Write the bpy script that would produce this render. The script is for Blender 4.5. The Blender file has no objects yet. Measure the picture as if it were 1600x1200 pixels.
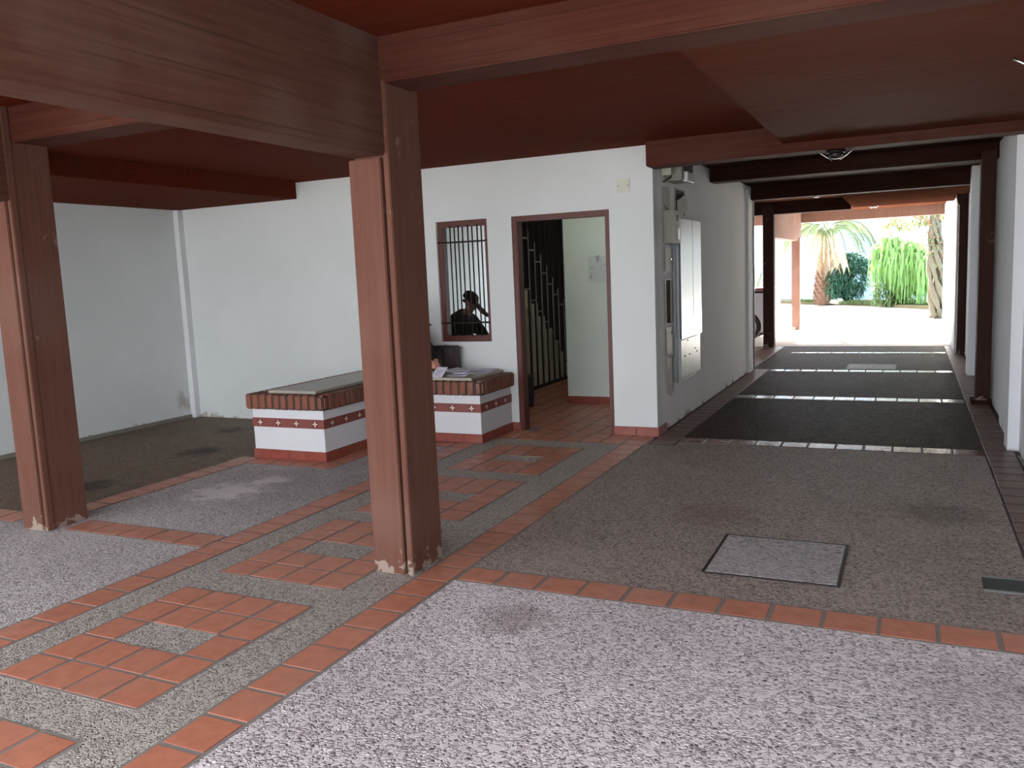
import bpy, bmesh, math, random
from mathutils import Vector, Matrix
random.seed(7)
S = bpy.context.scene
C = S.collection
PI = math.pi
R = math.radians

# ---------------------------------------------------------------- camera
cam_d = bpy.data.cameras.new('camera')
cam = bpy.data.objects.new('camera', cam_d)
C.objects.link(cam)
Rt = (0.9047529929554861, 0.4238072531271772, -0.04253744156489707)
Up = (-0.016010150536796768, 0.13363536076384802, 0.9909012389907005)
Fw = (-0.4256356385664614, 0.8958398308572314, -0.12769221053693006)
cam.matrix_world = Matrix(((Rt[0], Up[0], -Fw[0], 0), (Rt[1], Up[1], -Fw[1], 0), (Rt[2], Up[2], -Fw[2], 1.55), (0, 0, 0, 1)))
cam_d.sensor_fit = 'HORIZONTAL'
cam_d.sensor_width = 36
cam_d.lens = 1315.5677 / 1600 * 36
cam_d.clip_end = 300
S.camera = cam

# ---------------------------------------------------------------- sky, sun, exposure
w = bpy.data.worlds.new('sky')
S.world = w
w.use_nodes = True
bg = w.node_tree.nodes['Background']
bg.inputs[0].default_value = (0.88, 0.925, 1.0, 1)
bg.inputs[1].default_value = 3.0
sun_d = bpy.data.lights.new('sun', 'SUN')
sun_d.energy = 36
sun_d.angle = R(2)
sun_d.color = (1, .95, .88)
sun = bpy.data.objects.new('sun', sun_d)
C.objects.link(sun)
sun.rotation_euler = Vector((0.30, -0.80, -0.52)).to_track_quat('-Z', 'Y').to_euler()
S.view_settings.view_transform = 'Standard'
S.view_settings.look = 'None'
S.view_settings.exposure = 1.4
S.view_settings.gamma = 1
S.view_settings.use_curve_mapping = False

# ---------------------------------------------------------------- materials
def lin(c):
    return tuple((v / 255 / 12.92) if v / 255 <= .04045 else ((v / 255 + .055) / 1.055) ** 2.4 for v in c) + (1,)

class N:
    def __init__(s, name, rough=.7, spec=.5):
        s.m = bpy.data.materials.new(name)
        s.m.use_nodes = True
        s.t = s.m.node_tree
        s.b = s.t.nodes['Principled BSDF']
        s.b.inputs['Roughness'].default_value = rough
        s.b.inputs['Specular IOR Level'].default_value = spec
        s.geo = s.t.nodes.new('ShaderNodeNewGeometry')
    def n(s, kind, **kw):
        o = s.t.nodes.new(kind)
        for k, v in kw.items():
            setattr(o, k, v)
        return o
    def l(s, a, b):
        s.t.links.new(a, b)
    def pos(s, scale=(1, 1, 1)):
        m = s.n('ShaderNodeMapping')
        m.inputs['Scale'].default_value = scale
        s.l(s.geo.outputs['Position'], m.inputs['Vector'])
        return m.outputs[0]
    def noise(s, sc, det=4, scale=(1, 1, 1), rough=.55):
        t = s.n('ShaderNodeTexNoise')
        t.inputs['Scale'].default_value = sc
        t.inputs['Detail'].default_value = det
        t.inputs['Roughness'].default_value = rough
        s.l(s.pos(scale), t.inputs['Vector'])
        return t.outputs['Fac']
    def ramp(s, f, stops):
        r = s.n('ShaderNodeValToRGB')
        e = r.color_ramp.elements
        while len(e) < len(stops):
            e.new(.5)
        for q, (p, c) in zip(e, stops):
            q.position = p
            q.color = c if len(c) == 4 else lin(c)
        s.l(f, r.inputs[0])
        return r.outputs[0]
    def mix(s, f, a, b, mode='MIX'):
        m = s.n('ShaderNodeMix', data_type='RGBA', blend_type=mode)
        for k, v in ((0, f), (6, a), (7, b)):
            if isinstance(v, (int, float)):
                m.inputs[k].default_value = v
            elif isinstance(v, tuple):
                m.inputs[k].default_value = v if len(v) == 4 else lin(v)
            else:
                s.l(v, m.inputs[k])
        return m.outputs[2]
    def math(s, op, a, b=0.0, c=0.0):
        m = s.n('ShaderNodeMath', operation=op)
        for k, v in enumerate((a, b, c)):
            if isinstance(v, (int, float)):
                m.inputs[k].default_value = v
            else:
                s.l(v, m.inputs[k])
        return m.outputs[0]
    def sep(s):
        x = s.n('ShaderNodeSeparateXYZ')
        s.l(s.geo.outputs['Position'], x.inputs[0])
        return x.outputs
    def bump(s, h, strength=.3, dist=.01):
        b = s.n('ShaderNodeBump')
        b.inputs['Strength'].default_value = strength
        b.inputs['Distance'].default_value = dist
        s.l(h, b.inputs['Height'])
        s.l(b.outputs[0], s.b.inputs['Normal'])
    def col(s, c):
        if isinstance(c, tuple):
            s.b.inputs['Base Color'].default_value = c if len(c) == 4 else lin(c)
        else:
            s.l(c, s.b.inputs['Base Color'])
        return s

BW = ((0, (0, 0, 0, 1)), (1, (1, 1, 1, 1)))
def simple(name, c, rough=.6, spec=.5, metal=0, var=.12, nsc=9, bump=0):
    n = N(name, rough, spec)
    f = n.noise(nsc, 5)
    k = 1 - var
    n.col(n.mix(f, tuple(v * k for v in lin(c)[:3]) + (1,), tuple(min(1, v * (1 + var)) for v in lin(c)[:3]) + (1,)))
    n.b.inputs['Metallic'].default_value = metal
    if bump:
        n.bump(f, bump, .01)
    return n.m

def gt(n, f, a, b):
    return n.ramp(f, ((a, (0, 0, 0, 1)), (b, (1, 1, 1, 1))))

def mat_paint(name, c1, c2, c3, axis, boards=None, peel=False, rough=.8, grain=1, spec=.12):
    """brown painted board-marked concrete; axis = grain direction"""
    n = N(name, rough, spec)
    sc = {'x': (.35, 9, 9), 'y': (9, .35, 9), 'z': (9, 9, .35)}[axis]
    f1 = n.noise(3.2, 6, sc, .65)
    f2 = n.noise(1.1, 3)
    sc2 = {'x': (1.2, 42, 42), 'y': (42, 1.2, 42), 'z': (42, 42, 1.2)}[axis]
    f3 = n.noise(2.0, 4, sc2)
    c = n.mix(gt(n, f1, .38, .66), c1, c2)
    c = n.mix(n.math('MULTIPLY', gt(n, f2, .48, .68), .55), c, c3)
    c = n.mix(n.math('MULTIPLY', gt(n, f3, .56, .74), .35 * grain), c, tuple(v * .45 for v in lin(c1)[:3]) + (1,))
    h = n.math('ADD', n.math('MULTIPLY', f1, .6), n.math('MULTIPLY', f3, .5))
    if boards:
        ax, wdt = boards
        p = n.sep()[ax]
        fr = n.math('FRACT', n.math('DIVIDE', n.math('ADD', p, 50.0), wdt))
        ln = n.math('LESS_THAN', fr, .05 if wdt != .3 else .1)
        c = n.mix(n.math('MULTIPLY', n.math('MULTIPLY', ln, gt(n, n.noise(1.4, 3), .35, .6)), .4 if wdt != .3 else .8), c, tuple(v * .3 for v in lin(c1)[:3]) + (1,))
        h = n.math('SUBTRACT', h, n.math('MULTIPLY', ln, .6))
    if peel:
        z = n.sep()[2]
        f4 = n.noise(13, 5)
        lo = n.math('SUBTRACT', f4, n.math('MULTIPLY', z, 1.3))
        k = gt(n, lo, .47, .5)
        c = n.mix(n.math('MULTIPLY', k, .8), c, (150, 134, 122))
        f5 = n.noise(5, 6, (1, 1, 1))
        c = n.mix(n.math('MULTIPLY', gt(n, f5, .66, .7), .25), c, (175, 150, 138))
        h = n.math('SUBTRACT', h, n.math('MULTIPLY', k, .8))
    n.col(c)
    n.bump(h, .35, .006)
    return n.m

CA, CB, CC = (74, 38, 29), (86, 48, 37), (90, 63, 53)
M = {}
M['col'] = mat_paint('brown_painted_column', (96, 63, 52), (104, 71, 59), (113, 85, 75), 'z', peel=True, grain=.35)
M['beam_x'] = mat_paint('brown_painted_beam_across', CA, CB, CC, 'x', boards=(2, .12))
M['beam_y'] = mat_paint('brown_painted_beam_along', (80, 50, 40), (92, 62, 50), (108, 90, 78), 'y', boards=(2, .145))
M['ceil'] = mat_paint('brown_boarded_ceiling', (90, 37, 24), (102, 45, 30), (92, 52, 38), 'x', boards=(1, .115), spec=.03)
M['beam_dark'] = mat_paint('shade_darkened_beam', (50, 28, 23), (58, 35, 29), (56, 43, 38), 'x', boards=(2, .12), grain=.6, spec=.05)  # beam paint darkened to stand in for weaker light down the corridor
M['ceil_dark'] = mat_paint('shade_darkened_boarded_ceiling', (58, 32, 25), (68, 40, 32), (60, 44, 37), 'x', boards=(1, .115), spec=.05)  # ceiling colour lowered to paint in the dim corridor bays
M['soffit'] = mat_paint('brown_boarded_soffit', (88, 42, 28), (98, 50, 34), (94, 58, 44), 'x', boards=(1, .115), spec=.03)
M['oldwood'] = mat_paint('weathered_plank_ceiling', (66, 38, 28), (80, 50, 38), (46, 26, 19), 'x', boards=(1, .3), spec=0)
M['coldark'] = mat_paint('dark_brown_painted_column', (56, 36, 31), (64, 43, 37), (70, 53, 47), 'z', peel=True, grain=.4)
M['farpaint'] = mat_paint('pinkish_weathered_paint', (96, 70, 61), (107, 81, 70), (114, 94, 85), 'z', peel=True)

def mat_wall(name, c, stain=None):
    n = N(name, .85, .25)
    f = n.noise(1.3, 5)
    f2 = n.noise(30, 4)
    c0 = n.mix(gt(n, f, .3, .7), tuple(v * .93 for v in lin(c)[:3]) + (1,), c)
    z = n.sep()[2]
    f3 = n.noise(6, 6, (1, 1, .6), .65)
    k = n.math('SUBTRACT', f3, n.math('MULTIPLY', z, 2.2))
    c0 = n.mix(n.math('MULTIPLY', gt(n, k, .46, .56), .75), c0, (132, 122, 105))
    if stain:
        d = n.n('ShaderNodeVectorMath', operation='DISTANCE')
        n.l(n.geo.outputs['Position'], d.inputs[0])
        d.inputs[1].default_value = stain
        q = n.math('ADD', n.math('MULTIPLY', d.outputs['Value'], 2.2), n.math('MULTIPLY', f3, .9))
        q = n.ramp(q, ((.55, (1, 1, 1, 1)), (.75, (0, 0, 0, 1))))
        c0 = n.mix(n.math('MULTIPLY', q, .6), c0, (140, 130, 110))
    n.col(c0)
    n.bump(f2, .18, .006)
    return n.m
M['wall'] = mat_wall('white_plaster', (222, 224, 224))
M['wall_stained'] = mat_wall('white_plaster_with_damp', (218, 222, 220), (-7.86, 7.42, .2))
M['wall_corr'] = mat_wall('greyish_white_plaster', (236, 233, 231))
M['wall_right'] = mat_wall('white_plaster_right', (238, 240, 242))
M['bench_white'] = mat_wall('white_bench_plaster', (214, 214, 216))

def mat_pebble(name, grout, s1, s2, s3, scale=46, pale=.5, dark=True, spec=.3, spots=()):
    n = N(name, .6, spec)
    dn = n.n('ShaderNodeTexNoise')
    dn.inputs['Scale'].default_value = 30
    n.l(n.pos(), dn.inputs['Vector'])
    ad = n.n('ShaderNodeVectorMath', operation='MULTIPLY_ADD')
    n.l(dn.outputs['Color'], ad.inputs[0])
    ad.inputs[1].default_value = (.010, .010, 0)
    n.l(n.pos((1, 1, 0)), ad.inputs[2])
    v = n.n('ShaderNodeTexVoronoi', feature='F1')
    v.inputs['Scale'].default_value = scale
    v.inputs['Randomness'].default_value = 1
    n.l(ad.outputs[0], v.inputs['Vector'])
    e = n.n('ShaderNodeTexVoronoi', feature='DISTANCE_TO_EDGE')
    e.inputs['Scale'].default_value = scale
    n.l(ad.outputs[0], e.inputs['Vector'])
    sx = n.n('ShaderNodeSeparateXYZ')
    n.l(v.outputs['Color'], sx.inputs[0])
    stone = n.ramp(sx.outputs[0], ((0, s2), (.55, s3), (1, grout)))
    big = n.noise(.9, 5, (1, 1, 0), .6)
    ed = e.outputs['Distance']
    fill = n.math('GREATER_THAN', sx.outputs[1], .72)       # cells that are plain mortar
    k = gt(n, ed, .05, .16)                                 # 1 on the stone, 0 in the mortar
    k = n.math('MULTIPLY', k, n.math('SUBTRACT', 1.0, n.math('MULTIPLY', fill, .8)))
    rim_shade = n.ramp(ed, ((.0, (.35, .35, .35, 1)), (.07, (1, 1, 1, 1)), (.14, (.1, .1, .1, 1)), (.2, (0, 0, 0, 1))))  # painted shade: broken dark rings for the shadow side of the pebbles
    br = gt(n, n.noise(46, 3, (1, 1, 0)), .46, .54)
    rim_shade = n.math('MULTIPLY', n.math('MULTIPLY', rim_shade, br), n.math('SUBTRACT', 1.0, n.math('MULTIPLY', fill, .8)))
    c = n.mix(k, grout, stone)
    c = n.mix(n.math('MULTIPLY', rim_shade, .85), c, s1)
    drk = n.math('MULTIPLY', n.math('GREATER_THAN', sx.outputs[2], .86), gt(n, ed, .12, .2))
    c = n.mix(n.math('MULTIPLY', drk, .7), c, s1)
    c = n.mix(n.math('MULTIPLY', gt(n, big, .5, .72), pale), c, tuple(min(1, q * 1.15) for q in lin(grout)[:3]) + (1,))
    if dark:
        st = n.noise(.55, 5, (1, .6, 0), .6)
        c = n.mix(n.math('MULTIPLY', gt(n, st, .5, .72), .4), c, tuple(q * .45 for q in lin(s2)[:3]) + (1,))
    for (sx_, sy_, rad, colr, amt) in spots:
        d = n.n('ShaderNodeVectorMath', operation='DISTANCE')
        n.l(n.pos((1, 1, 0)), d.inputs[0]); d.inputs[1].default_value = (sx_, sy_, 0)
        q = n.math('ADD', n.math('DIVIDE', d.outputs['Value'], rad), n.math('MULTIPLY', n.noise(9, 6, (1, 1, 0), .7), 1.1))
        q = n.ramp(q, ((.75, (1, 1, 1, 1)), (1.0, (0, 0, 0, 1))))
        c = n.mix(n.math('MULTIPLY', q, amt), c, colr)
    n.col(c)
    hh = n.math('MULTIPLY', n.math('SMOOTH_MIN', ed, .3, .15), n.math('SUBTRACT', 1.0, n.math('MULTIPLY', fill, .85)))
    n.bump(n.math('ADD', n.math('MULTIPLY', hh, 3.0), n.math('MULTIPLY', n.noise(120, 3), .35)), .9, .007)
    rr = n.math('ADD', .42, n.math('MULTIPLY', n.noise(8, 3), .3))
    n.l(rr, n.b.inputs['Roughness'])
    return n.m
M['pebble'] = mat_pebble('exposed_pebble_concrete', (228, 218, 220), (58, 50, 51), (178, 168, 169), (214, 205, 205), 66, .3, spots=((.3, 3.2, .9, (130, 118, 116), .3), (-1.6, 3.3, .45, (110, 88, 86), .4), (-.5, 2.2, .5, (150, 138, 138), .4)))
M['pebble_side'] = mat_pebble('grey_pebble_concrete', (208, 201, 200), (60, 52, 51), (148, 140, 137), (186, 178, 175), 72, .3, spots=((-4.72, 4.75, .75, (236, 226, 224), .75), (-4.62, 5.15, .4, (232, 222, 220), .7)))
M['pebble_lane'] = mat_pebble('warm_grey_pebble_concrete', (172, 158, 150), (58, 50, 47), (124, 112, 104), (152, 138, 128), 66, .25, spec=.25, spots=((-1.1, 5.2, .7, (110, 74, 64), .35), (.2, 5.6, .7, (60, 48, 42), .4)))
M['pebble_deep_shade'] = mat_pebble('shade_darkened_pebble_concrete', (76, 61, 52), (28, 21, 18), (50, 39, 32), (84, 68, 56), 46, .12, spec=.04)  # darker pebble copy; the dimness of the deep lane is in its colour
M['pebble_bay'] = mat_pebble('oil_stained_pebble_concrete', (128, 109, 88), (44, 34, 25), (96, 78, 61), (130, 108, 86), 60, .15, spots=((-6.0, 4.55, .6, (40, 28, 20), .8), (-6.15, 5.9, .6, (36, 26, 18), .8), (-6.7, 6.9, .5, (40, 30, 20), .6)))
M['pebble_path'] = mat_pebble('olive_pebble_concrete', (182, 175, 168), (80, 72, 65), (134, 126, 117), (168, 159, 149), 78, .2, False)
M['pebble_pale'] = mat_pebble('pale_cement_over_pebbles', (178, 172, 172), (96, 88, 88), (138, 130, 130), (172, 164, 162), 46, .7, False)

def mat_tile(name, c1, c2, c3, rough=.3):
    n = N(name, rough, .5)
    a = n.n('ShaderNodeAttribute', attribute_name='tone')
    f = n.noise(14, 6)
    g = n.noise(3, 4)
    c = n.ramp(a.outputs['Fac'], ((0, c1), (.5, c2), (1, c3)))
    c = n.mix(n.math('MULTIPLY', gt(n, f, .4, .75), .3), c, tuple(v * .6 for v in lin(c1)[:3]) + (1,))
    c = n.mix(n.math('MULTIPLY', gt(n, g, .5, .75), .4), c, (158, 124, 108))
    n.col(c)
    n.bump(f, .05, .003)
    n.l(n.math('ADD', rough - .08, n.math('MULTIPLY', f, .22)), n.b.inputs['Roughness'])
    return n.m
M['tile'] = mat_tile('terracotta_floor_tile', (132, 68, 54), (162, 94, 74), (190, 122, 96), .36)
M['tile_dark'] = mat_tile('worn_lane_tile', (104, 70, 62), (114, 79, 70), (124, 90, 80), .22)
M['tile_strip'] = mat_tile('worn_brown_strip_tile', (90, 66, 59), (102, 76, 68), (112, 88, 79), .42)
M['skirt'] = mat_tile('red_skirting_tile', (120, 50, 40), (134, 60, 48), (142, 68, 55), .35)
M['grout_dark'] = simple('dark_grout', (62, 54, 50), .85, var=.2, nsc=30)
M['grout'] = simple('grey_grout', (128, 122, 116), .8, var=.2, nsc=30)
M['brick'] = mat_tile('rounded_red_brick', (82, 60, 53), (102, 70, 60), (132, 78, 58), .7)
M['stone'] = simple('beige_stone_slab', (166, 158, 144), .35, var=.15, nsc=14)
M['band'] = simple('dusty_red_tile_band', (128, 66, 57), .5, var=.15, nsc=25)
M['motif'] = simple('cream_glaze', (232, 214, 190), .4)
M['motif_dark'] = simple('dark_glaze', (92, 36, 30), .4)
M['frame'] = mat_paint('reddish_brown_wood', (82, 34, 25), (96, 43, 32), (92, 50, 40), 'z', rough=.45, spec=.4)
M['iron'] = simple('dark_iron', (40, 32, 32), .45, metal=.3)
M['steel_white'] = simple('pale_steel_tube', (190, 188, 180), .3, metal=.6)
M['stair'] = simple('cream_stair_plaster', (220, 210, 184), .7)
M['intwall'] = mat_wall('pale_green_white_plaster', (214, 222, 212))
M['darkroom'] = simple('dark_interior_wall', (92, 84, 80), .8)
M['plasticplate'] = simple('cream_plastic', (206, 206, 190), .45)
M['boxgrey'] = simple('grey_green_painted_metal', (150, 148, 134), .5, metal=0, var=.2)
M['niche'] = simple('dark_box_shade', (40, 34, 30), .8)  # dark colour painting the shade inside the open wall boxes
M['ss'] = simple('brushed_stainless_steel', (84, 88, 94), .3, metal=1, var=.08, nsc=5)
M['ss2'] = simple('dull_galvanised_steel', (140, 143, 142), .38, metal=.9, var=.12, nsc=7)
M['chrome'] = simple('chrome', (210, 210, 210), .15, metal=1, var=.02)
M['black'] = simple('black_plastic', (20, 19, 20), .5)
M['clear'] = simple('frosted_lens', (225, 228, 230), .2)
M['lampglass'] = simple('dusty_dark_lamp_glass', (52, 46, 44), .12)
M['leather'] = simple('dark_brown_woven_leather', (50, 36, 36), .5, var=.35, nsc=60, bump=.5)
M['paper'] = simple('white_paper', (216, 212, 224), .7, var=.04)
M['faded'] = simple('faded_paper', (196, 202, 198), .5, var=.03)
M['ink'] = simple('blue_print', (110, 108, 150), .7)
M['cloth'] = simple('black_wool', (24, 20, 22), .9, var=.2, nsc=50)
M['trouser'] = simple('dark_grey_cloth', (44, 42, 46), .9, var=.2, nsc=50)
M['cap'] = simple('dark_brown_cap_cloth', (62, 34, 28), .85)
M['skin'] = simple('skin', (196, 138, 118), .5, var=.08, nsc=20)
M['hair'] = simple('grey_hair', (90, 84, 80), .8, var=.3, nsc=80)
M['shoe'] = simple('black_shoe_leather', (24, 20, 20), .35)
M['navy'] = simple('navy_plastic', (34, 34, 52), .4)
M['concrete'] = simple('pale_courtyard_concrete', (206, 202, 194), .8, var=.1, nsc=2)
M['garden_wall'] = simple('bluish_white_garden_wall', (150, 180, 196), .85, var=.08, nsc=3)
M['soil'] = simple('garden_soil', (92, 84, 58), .95, var=.3, nsc=12)
M['shrub'] = simple('dark_green_leaves', (34, 66, 52), .6, var=.35, nsc=18)
M['fern'] = simple('bright_green_fern', (70, 118, 40), .6, var=.35, nsc=10)
M['grass'] = simple('grey_green_grass', (84, 104, 62), .7, var=.35, nsc=20)
M['palm_boot'] = simple('brown_palm_bark', (92, 66, 50), .85, var=.35, nsc=14)
M['dead'] = simple('pale_dead_palm_frond', (214, 196, 168), .9, var=.15, nsc=10)
M['palm_leaf'] = simple('palm_frond_green', (120, 136, 96), .7, var=.25, nsc=10)
M['bloom'] = simple('salmon_blossom', (222, 150, 128), .8, var=.2, nsc=20)
M['rock'] = simple('pale_rock', (190, 180, 168), .9)
M['bark'] = simple('gnarled_grey_bark', (70, 64, 50), .9, var=.4, nsc=10, bump=.6)
def leafy(name, c, tr, f=.45, var=.35, nsc=12):
    m = simple(name, c, .6, var=var, nsc=nsc)
    t = m.node_tree
    tl = t.nodes.new('ShaderNodeBsdfTranslucent'); tl.inputs['Color'].default_value = lin(tr)
    mx = t.nodes.new('ShaderNodeMixShader'); mx.inputs[0].default_value = f
    t.links.new(t.nodes['Principled BSDF'].outputs[0], mx.inputs[1]); t.links.new(tl.outputs[0], mx.inputs[2])
    t.links.new(mx.outputs[0], t.nodes['Material Output'].inputs[0])
    return m
M['shrub'] = leafy('dark_green_leaves', (58, 98, 80), (60, 108, 82), .3)
M['fern'] = leafy('bright_green_fern', (98, 134, 74), (120, 160, 80), .4)
M['palm_leaf'] = leafy('palm_frond_green', (84, 98, 66), (110, 124, 74), .4)
M['bloom'] = leafy('salmon_blossom', (180, 104, 84), (190, 110, 88), .4)
M['grass'] = leafy('grey_green_grass', (84, 104, 62), (110, 130, 70), .3)
M['agave'] = simple('agave_green', (74, 84, 66), .6)
M['car'] = simple('white_car_paint', (236, 232, 238), .2, var=.02)
M['carglass'] = simple('dark_car_glass', (40, 36, 50), .1)
M['tyre'] = simple('black_rubber', (34, 30, 34), .8)
M['rim'] = simple('alloy_rim', (190, 190, 195), .3, metal=.7)
M['lamp_red'] = simple('tail_light_red', (190, 120, 120), .25)
M['brass'] = simple('old_brass', (150, 120, 80), .4, metal=.7)
def mat_glass():
    n = N('reflective_window_glass', .02)
    t = n.t
    g = n.n('ShaderNodeBsdfGlossy')
    g.inputs['Roughness'].default_value = .015
    g.inputs['Color'].default_value = (.95, 1, 1, 1)
    tr = n.n('ShaderNodeBsdfTransparent')
    tr.inputs['Color'].default_value = (.4, .4, .38, 1)
    mx = n.n('ShaderNodeMixShader')
    mx.inputs[0].default_value = .42
    n.l(tr.outputs[0], mx.inputs[1]); n.l(g.outputs[0], mx.inputs[2])
    n.l(mx.outputs[0], t.nodes['Material Output'].inputs[0])
    return n.m
M['glass'] = mat_glass()
def mat_sleeve():
    n = N('clear_plastic_sleeve', .08)
    t = n.t
    tr = n.n('ShaderNodeBsdfTransparent')
    mx = n.n('ShaderNodeMixShader')
    f = n.noise(22, 3)
    n.l(n.math('MULTIPLY', gt(n, f, .55, .7), .5), mx.inputs[0])
    g = n.n('ShaderNodeBsdfGlossy'); g.inputs['Roughness'].default_value = .2
    n.l(tr.outputs[0], mx.inputs[1]); n.l(g.outputs[0], mx.inputs[2])
    n.l(mx.outputs[0], t.nodes['Material Output'].inputs[0])
    return n.m
M['sleeve'] = mat_sleeve()

# ---------------------------------------------------------------- mesh helpers
def box(bm, x0, x1, y0, y1, z0, z1, bev=0, seg=2, tone=None, rot=None):
    vs = [bm.verts.new((x, y, z)) for z in (z0, z1) for y in (y0, y1) for x in (x0, x1)]
    fs = [bm.faces.new([vs[i] for i in q]) for q in ((0, 2, 3, 1), (4, 5, 7, 6), (0, 1, 5, 4), (2, 6, 7, 3), (0, 4, 6, 2), (1, 3, 7, 5))]
    if bev:
        es = list({e for f in fs for e in f.edges})
        r = bmesh.ops.bevel(bm, geom=es, offset=bev, segments=seg, affect='EDGES', clamp_overlap=True)
        fs = [f for f in set(fs) | set(r['faces']) if f.is_valid]
        vs = list({v for f in fs for v in f.verts})
    if tone is not None:
        ly = bm.loops.layers.float_color.get('tone') or bm.loops.layers.float_color.new('tone')
        for f in fs:
            for l in f.loops:
                l[ly] = (tone, tone, tone, 1)
    if rot:
        c, m = rot
        for v in vs:
            v.co = m @ (v.co - Vector(c)) + Vector(c)
    return vs

def cyl(bm, a, b, r, r2=None, seg=14, caps=True):
    a, b = Vector(a), Vector(b)
    r2 = r if r2 is None else r2
    q = (b - a).to_track_quat('Z', 'Y')
    ra, rb = [], []
    for i in range(seg):
        t = 2 * PI * i / seg
        d = q @ Vector((math.cos(t), math.sin(t), 0))
        ra.append(bm.verts.new(a + d * r)); rb.append(bm.verts.new(b + d * r2))
    for i in range(seg):
        j = (i + 1) % seg
        bm.faces.new((ra[i], ra[j], rb[j], rb[i])).smooth = True
    if caps:
        bm.faces.new(ra[::-1]); bm.faces.new(rb)

def tube(bm, pts, r, seg=8, rads=None):
    pts = [Vector(p) for p in pts]
    rings = []
    for i, p in enumerate(pts):
        d = (pts[min(i + 1, len(pts) - 1)] - pts[max(i - 1, 0)]).normalized()
        q = d.to_track_quat('Z', 'Y')
        rr = rads[i] if rads else r
        rings.append([bm.verts.new(p + q @ Vector((math.cos(2 * PI * k / seg) * rr, math.sin(2 * PI * k / seg) * rr, 0))) for k in range(seg)])
    for A, B in zip(rings, rings[1:]):
        for k in range(seg):
            j = (k + 1) % seg
            bm.faces.new((A[k], A[j], B[j], B[k])).smooth = True
    bm.faces.new(rings[0][::-1]); bm.faces.new(rings[-1])

def lathe(bm, prof, c, seg=24, axis='z'):
    c = Vector(c)
    rings = []
    for r, h in prof:
        ring = []
        for k in range(seg):
            t = 2 * PI * k / seg
            p = Vector((math.cos(t) * r, math.sin(t) * r, h))
            if axis == 'y':
                p = Vector((p.x, p.z, p.y))
            if axis == 'x':
                p = Vector((p.z, p.x, p.y))
            ring.append(bm.verts.new(c + p))
        rings.append(ring)
    for A, B in zip(rings, rings[1:]):
        for k in range(seg):
            j = (k + 1) % seg
            bm.faces.new((A[k], A[j], B[j], B[k])).smooth = True
    bm.faces.new(rings[0][::-1]); bm.faces.new(rings[-1])

def prism(bm, pts, a0, a1, axis='y', bev=0):
    """polygon pts (u,v) extruded along axis from a0 to a1"""
    def P(u, v, a):
        return {'y': (u, a, v), 'x': (a, u, v), 'z': (u, v, a)}[axis]
    A = [bm.verts.new(P(u, v, a0)) for u, v in pts]
    B = [bm.verts.new(P(u, v, a1)) for u, v in pts]
    fs = [bm.faces.new(A), bm.faces.new(B[::-1])]
    for i in range(len(pts)):
        j = (i + 1) % len(pts)
        fs.append(bm.faces.new((A[i], B[i], B[j], A[j])))
    bmesh.ops.recalc_face_normals(bm, faces=fs)
    if bev:
        bmesh.ops.bevel(bm, geom=list({e for f in fs for e in f.edges}), offset=bev, segments=2, affect='EDGES', clamp_overlap=True)

def obj(name, bm, mat, parent=None, smooth=False, kind=None):
    me = bpy.data.meshes.new(name)
    bm.normal_update()
    bm.to_mesh(me)
    bm.free()
    me.materials.append(mat)
    if smooth:
        for p in me.polygons:
            p.use_smooth = True
    o = bpy.data.objects.new(name, me)
    C.objects.link(o)
    if parent:
        o.parent = parent
        o.matrix_parent_inverse = Matrix.Translation(-parent.location) if parent.type == 'EMPTY' else Matrix.Identity(4)
    if kind:
        o['kind'] = kind
    return o

def thing(name, label, cat, loc=(0, 0, 0), group=None):
    o = bpy.data.objects.new(name, None)
    C.objects.link(o)
    o.location = loc
    o.empty_display_size = .1
    o['label'] = label
    o['category'] = cat
    if group:
        o['group'] = group
    return o

def tag(o, label, cat, group=None, kind=None):
    o['label'] = label
    o['category'] = cat
    if group:
        o['group'] = group
    if kind:
        o['kind'] = kind
    return o

def bx(name, dims, mat, parent=None, bev=0, kind=None):
    bm = bmesh.new()
    for d in (dims if isinstance(dims[0], (tuple, list)) else [dims]):
        box(bm, *d, bev=bev)
    return obj(name, bm, mat, parent, kind=kind)

def struct(name, dims, mat, parent=None, bev=0):
    return bx(name, dims, mat, parent, bev, kind=None if parent else 'structure')

# ================================================================ THE SETTING
# ---- floor surfaces: adjoining slabs of the floor at their real extents
LX0, LX1 = -2.11, .55          # lane
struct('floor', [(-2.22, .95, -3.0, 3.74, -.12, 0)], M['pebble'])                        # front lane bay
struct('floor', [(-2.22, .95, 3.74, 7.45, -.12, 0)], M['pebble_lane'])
struct('floor', [(-2.22, .95, 7.45, 16.6, -.12, 0)], M['pebble_deep_shade'])                   # lane
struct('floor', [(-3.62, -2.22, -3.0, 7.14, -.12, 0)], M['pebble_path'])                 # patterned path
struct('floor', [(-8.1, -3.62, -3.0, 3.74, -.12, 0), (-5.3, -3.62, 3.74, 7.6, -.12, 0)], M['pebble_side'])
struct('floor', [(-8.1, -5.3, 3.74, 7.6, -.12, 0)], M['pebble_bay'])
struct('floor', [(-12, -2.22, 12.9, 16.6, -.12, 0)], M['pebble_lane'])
struct('floor', [(-12, 4, 16.6, 43, -.12, 0)], M['concrete'])
struct('floor', [(-14, 6, -16, -3.0, -.12, 0)], M['concrete'])
struct('floor', [(-3.62, -2.22, 7.14, 7.72, -.12, 0), (-8.1, -2.22, 7.72, 12.9, -.12, 0)], M['grout'])

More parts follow.
